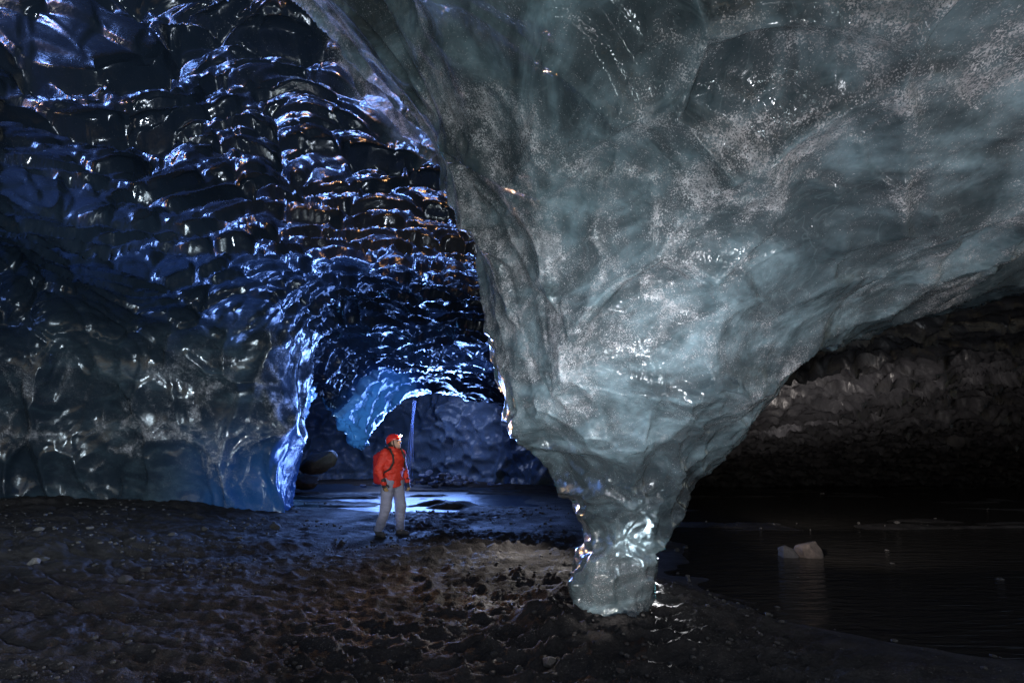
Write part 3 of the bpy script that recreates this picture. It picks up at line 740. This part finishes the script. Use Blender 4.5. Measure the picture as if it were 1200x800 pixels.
def body(P):
    g = lambda a, b, ra, rb, sq=(1, 1, 1): cone(P, J[a], J[b], ra, rb, sq)
    d = [g('pel', 'ch', .115, .125, (1, 1.25, 1)), g('ch', 'nk', .12, .05, (1, 1.3, 1)), cone(P, J['nk'], (.015, 0, 1.55), .055, .052)]
    for s in 'RL':
        d += [g('hip' + s, 'knee' + s, .085, .055), g('knee' + s, 'ank' + s, .055, .038), g('sh' + s, 'el' + s, .05, .038), g('el' + s, 'wr' + s, .038, .026),
              cone(P, J['ank' + s], tuple(np.array(J['ank' + s]) + (.10, 0, -.06)), .030, .020)]
    d = un(d, .04)
    for s in 'RL':
        w = np.array(J['wr' + s]); d = un([d, cone(P, w, w + (.025, 0, -.07), .026, .030, (1, .6, 1))], .02)
    return un([d, head(P)], .025)
def pobj(name, fn, lo, hi, h, m, parent=person, **kw):
    V, Q = sdf_mesh(fn, lo, hi, h); return make_mesh(name, V, Q, m, parent=parent, **kw)
pobj('body', body, (-.3, -.4, 0), (.3, .4, 1.75), .0085, M_skin)
def wr_(P, a, sc, s): return a * fbm(P.astype(np.float32), sc, s, 2)
def jacket(P):
    g = lambda a, b, ra, rb, sq=(1, 1, 1): cone(P, J[a], J[b], ra, rb, sq)
    d = [cone(P, (0, 0, .92), J['ch'], .150, .165, (.92, 1.22, 1)), g('ch', 'nk', .155, .085, (.92, 1.35, 1)), cone(P, (.01, 0, 1.46), (.02, 0, 1.515), .082, .072)]
    for s in 'RL': d += [g('sh' + s, 'el' + s, .075, .064), g('el' + s, 'wr' + s, .064, .046)]
    d = un(d, .045) + wr_(P, .016, (8, 8, 19), 5) + wr_(P, .009, 26, 8)
    d = np.maximum(d, .85 - P[:, 2] + 0.02 * np.sin(P[:, 1] * 14))                     # hem
    d = np.maximum(d, P[:, 2] - 1.54)
    for s in 'RL':
        e, w = np.array(J['el' + s]), np.array(J['wr' + s]); ax_ = (w - e) / np.linalg.norm(w - e)
    neckhole = cone(P, (.02, 0, 1.47), (.03, 0, 1.62), .056, .062)
    return np.maximum(d, -neckhole)
jk = pobj('jacket', jacket, (-.35, -.42, .8), (.35, .42, 1.6), .009, M_jack)
def trousers(P):
    g = lambda a, b, ra, rb, sq=(1, 1, 1): cone(P, J[a], J[b], ra, rb, sq)
    d = [cone(P, (0, 0, .93), (0, 0, 1.0), .135, .13, (.9, 1.2, 1))]
    for s in 'RL': d += [g('hip' + s, 'knee' + s, .118, .092), cone(P, J['knee' + s], tuple(np.array(J['ank' + s]) + (0, 0, .02)), .092, .078)]
    d = un(d, .035) + wr_(P, .010, (11, 11, 16), 15) + wr_(P, .005, 28, 18)
    return np.maximum(d, .09 - P[:, 2])
pobj('trousers', trousers, (-.35, -.42, .05), (.35, .42, 1.1), .009, M_trou)
for s in 'RL':
    a = np.array(J['ank' + s]); t = a + (.15, (.03 if s == 'L' else -.03), 0); t[2] = .045
    def boot(P, a=a, t=t):
        d = un([cone(P, (a[0], a[1], .17), (a[0] - .005, a[1], .06), .054, .056), cone(P, (a[0] - .03, a[1], .05), t, .05, .042, (1, .95, 1))], .03)
        return np.maximum(d + wr_(P, .004, 30, 3), -P[:, 2])
    bt_ = pobj('boot', boot, tuple(np.minimum(a, t) - .09), tuple(np.maximum(a, t) + (.09, .09, .16)), .009, M_boot)
    def sole(P, a=a, t=t): return np.maximum(np.abs(P[:, 2] - .012) - .014, cone(np.stack([P[:, 0], P[:, 1], 0 * P[:, 2] + .05], 1), (a[0] - .03, a[1], .05), (t[0], t[1], .05), .056, .050))
    pobj('sole', sole, (a[0] - .12, min(a[1], t[1]) - .09, -.01), (t[0] + .09, max(a[1], t[1]) + .09, .04), .009, M_blk, bt_)
    # gloved hand with five separate, half-curled fingers
    w = np.array(J['wr' + s]); sg = -1 if s == 'R' else 1
    fw_ = np.array((.25, 0, -.97)); sd = np.array((.97, 0, .25)); inn = np.array((0, -sg, 0.))
    def hand(P, w=w, fw_=fw_, sd=sd, inn=inn):
        pc = w + fw_ * .05
        d = [cone(P, w - fw_ * .05, w + fw_ * .01, .042, .036), cone(P, pc - sd * .018, pc + sd * .018 + fw_ * .02, .028, .026)]
        return un(d, .02)
    gl = pobj('glove', hand, tuple(w - .13), tuple(w + .13), .007, M_glove)
    for i, (o_, L) in enumerate(((.034, .062), (.012, .072), (-.010, .067), (-.031, .052))):
        def fing(P, w=w, o_=o_, L=L, fw_=fw_, sd=sd, inn=inn):
            p0 = w + fw_ * .082 + sd * o_; p1 = p0 + fw_ * L * .5 + inn * .010 + sd * o_ * .15; p2 = p1 + (fw_ * .75 + inn * .65) * L * .32; p3 = p2 + (fw_ * .2 + inn * .95) * L * .26
            return un([cone(P, p0, p1, .0115, .0105), cone(P, p1, p2, .0105, .0095), cone(P, p2, p3, .0095, .0085)], .006)
        q_ = w + fw_ * .12; pobj('finger', fing, tuple(q_ - .075), tuple(q_ + .075), .0055, M_tan if i in (0, 1, 2) else M_glove, gl)
    def thumb(P, w=w, fw_=fw_, sd=sd, inn=inn):
        p0 = w + fw_ * .035 + sd * .035 + inn * .01; p1 = p0 + (fw_ * .6 + sd * .7 + inn * .4) * .036; p2 = p1 + (fw_ * .95 + sd * .1 + inn * .3) * .032
        return un([cone(P, p0, p1, .014, .012), cone(P, p1, p2, .012, .0105)], .006)
    q_ = w + fw_ * .06; pobj('thumb', thumb, tuple(q_ - .09), tuple(q_ + .09), .006, M_glove, gl)
def helmet(P):
    q = hp(P); d = ell(q, (-.015, 0, .052), (.128, .105, .112))
    d = smin(d, cone(q, (.07, -.03, .065), (.07, .03, .065), .04, .04), .03)
    d = np.maximum(d, .035 - q[:, 2] - .25 * np.maximum(-q[:, 0] - .0, 0)); return np.maximum(d, -ell(q, (-.015, 0, .03), (.112, .09, .098)))
hm = pobj('helmet', helmet, (-.15, -.16, 1.5), (.22, .17, 1.82), .007, M_helm)
def unhp(p, pitch=R(16), yaw=R(24)):
    x_, y_, z_ = p; c, s = math.cos(pitch), math.sin(pitch); x_, z_ = x_ * c - z_ * s, x_ * s + z_ * c
    c, s = math.cos(yaw), math.sin(yaw); x_, y_ = x_ * c - y_ * s, x_ * s + y_ * c
    return np.array((x_, y_, z_)) + np.array(J['hd'])
def ball(name, c, r, m, parent=person, h=.005): 
    c = np.array(c); return pobj(name, lambda P: ell(P, c, (r,) * 3 if np.isscalar(r) else r), tuple(c - .05), tuple(c + .05), h, m, parent)
def strap(P):
    q = hp(P); return np.maximum(np.abs(q[:, 0] - .02 - .1 * q[:, 2]) - .009, np.maximum(np.abs(un([ell(q, (0, 0, 0), (.12, .085, .125))])) - .005, q[:, 2] - .06))
pobj('chin_strap', strap, (-.12, -.14, 1.42), (.2, .14, 1.7), .005, M_blk, hm)
hl = ball('headlamp', unhp((.125, 0, .085)), (.018, .026, .018), M_blk, hm, .004)
ball('lamp_lens', unhp((.143, 0, .085)), (.012, .022, .017), M_glow, hl, .004)
for s in (-1, 1): ball('eye', unhp((.078, s * .030, .016)), .0125, M_eye, person, .003)
def hair(P):
    q = hp(P); d = ell(q, (-.03, 0, .01), (.092, .084, .088)); return np.maximum(np.maximum(d, q[:, 0] - .005 - 0.2 * q[:, 2]), q[:, 2] - .05)
pobj('hair', hair, (-.12, -.13, 1.45), (.1, .13, 1.75), .007, M_hair)
person.location = (px0, py0, ground(px0, py0) - 0.005); person.rotation_euler = (0, 0, PH)
# backpack, worn on the back: a thing of its own
pack = bpy.data.objects.new('backpack', None); COL.objects.link(pack); pack.location = person.location; pack.rotation_euler = (0, 0, PH)
pack['label'] = 'crimson red backpack worn on the back of the person'; pack['category'] = 'backpack'
def pk(P):
    c = np.array((-.245, -.01, 1.15)); hb = np.array((.045, .105, .20)); q = np.abs(P - c) - hb
    d = np.linalg.norm(np.maximum(q, 0), axis=1) + np.minimum(q.max(1), 0) - .065
    d = smin(d, ell(P, (-.32, 0, 1.05), (.075, .12, .14)), .04); return d + wr_(P, .010, 9, 44)
pobj('pack_body', pk, (-.50, -.24, .85), (-.12, .22, 1.5), .011, M_pack, pack)
pobj('pack_lid', lambda P: ell(P, (-.235, -.01, 1.40), (.12, .15, .065)) + wr_(P, .008, 11, 47), (-.45, -.22, 1.33), (-.1, .2, 1.53), .010, M_pack, pack)
for s in (-1, 1):
    pts = [(-.17, s * .10, 1.43), (-.06, s * .12, 1.525), (.06, s * .125, 1.49), (.135, s * .125, 1.38), (.150, s * .13, 1.27), (.105, s * .165, 1.16), (-.05, s * .225, 1.06)]
    pobj('shoulder_strap', lambda P, pts=pts: un([cone(P, pts[i], pts[i + 1], .017, .017) for i in range(6)], .01), (-.24, -.28, .98), (.24, .28, 1.6), .008, M_blk, pack)
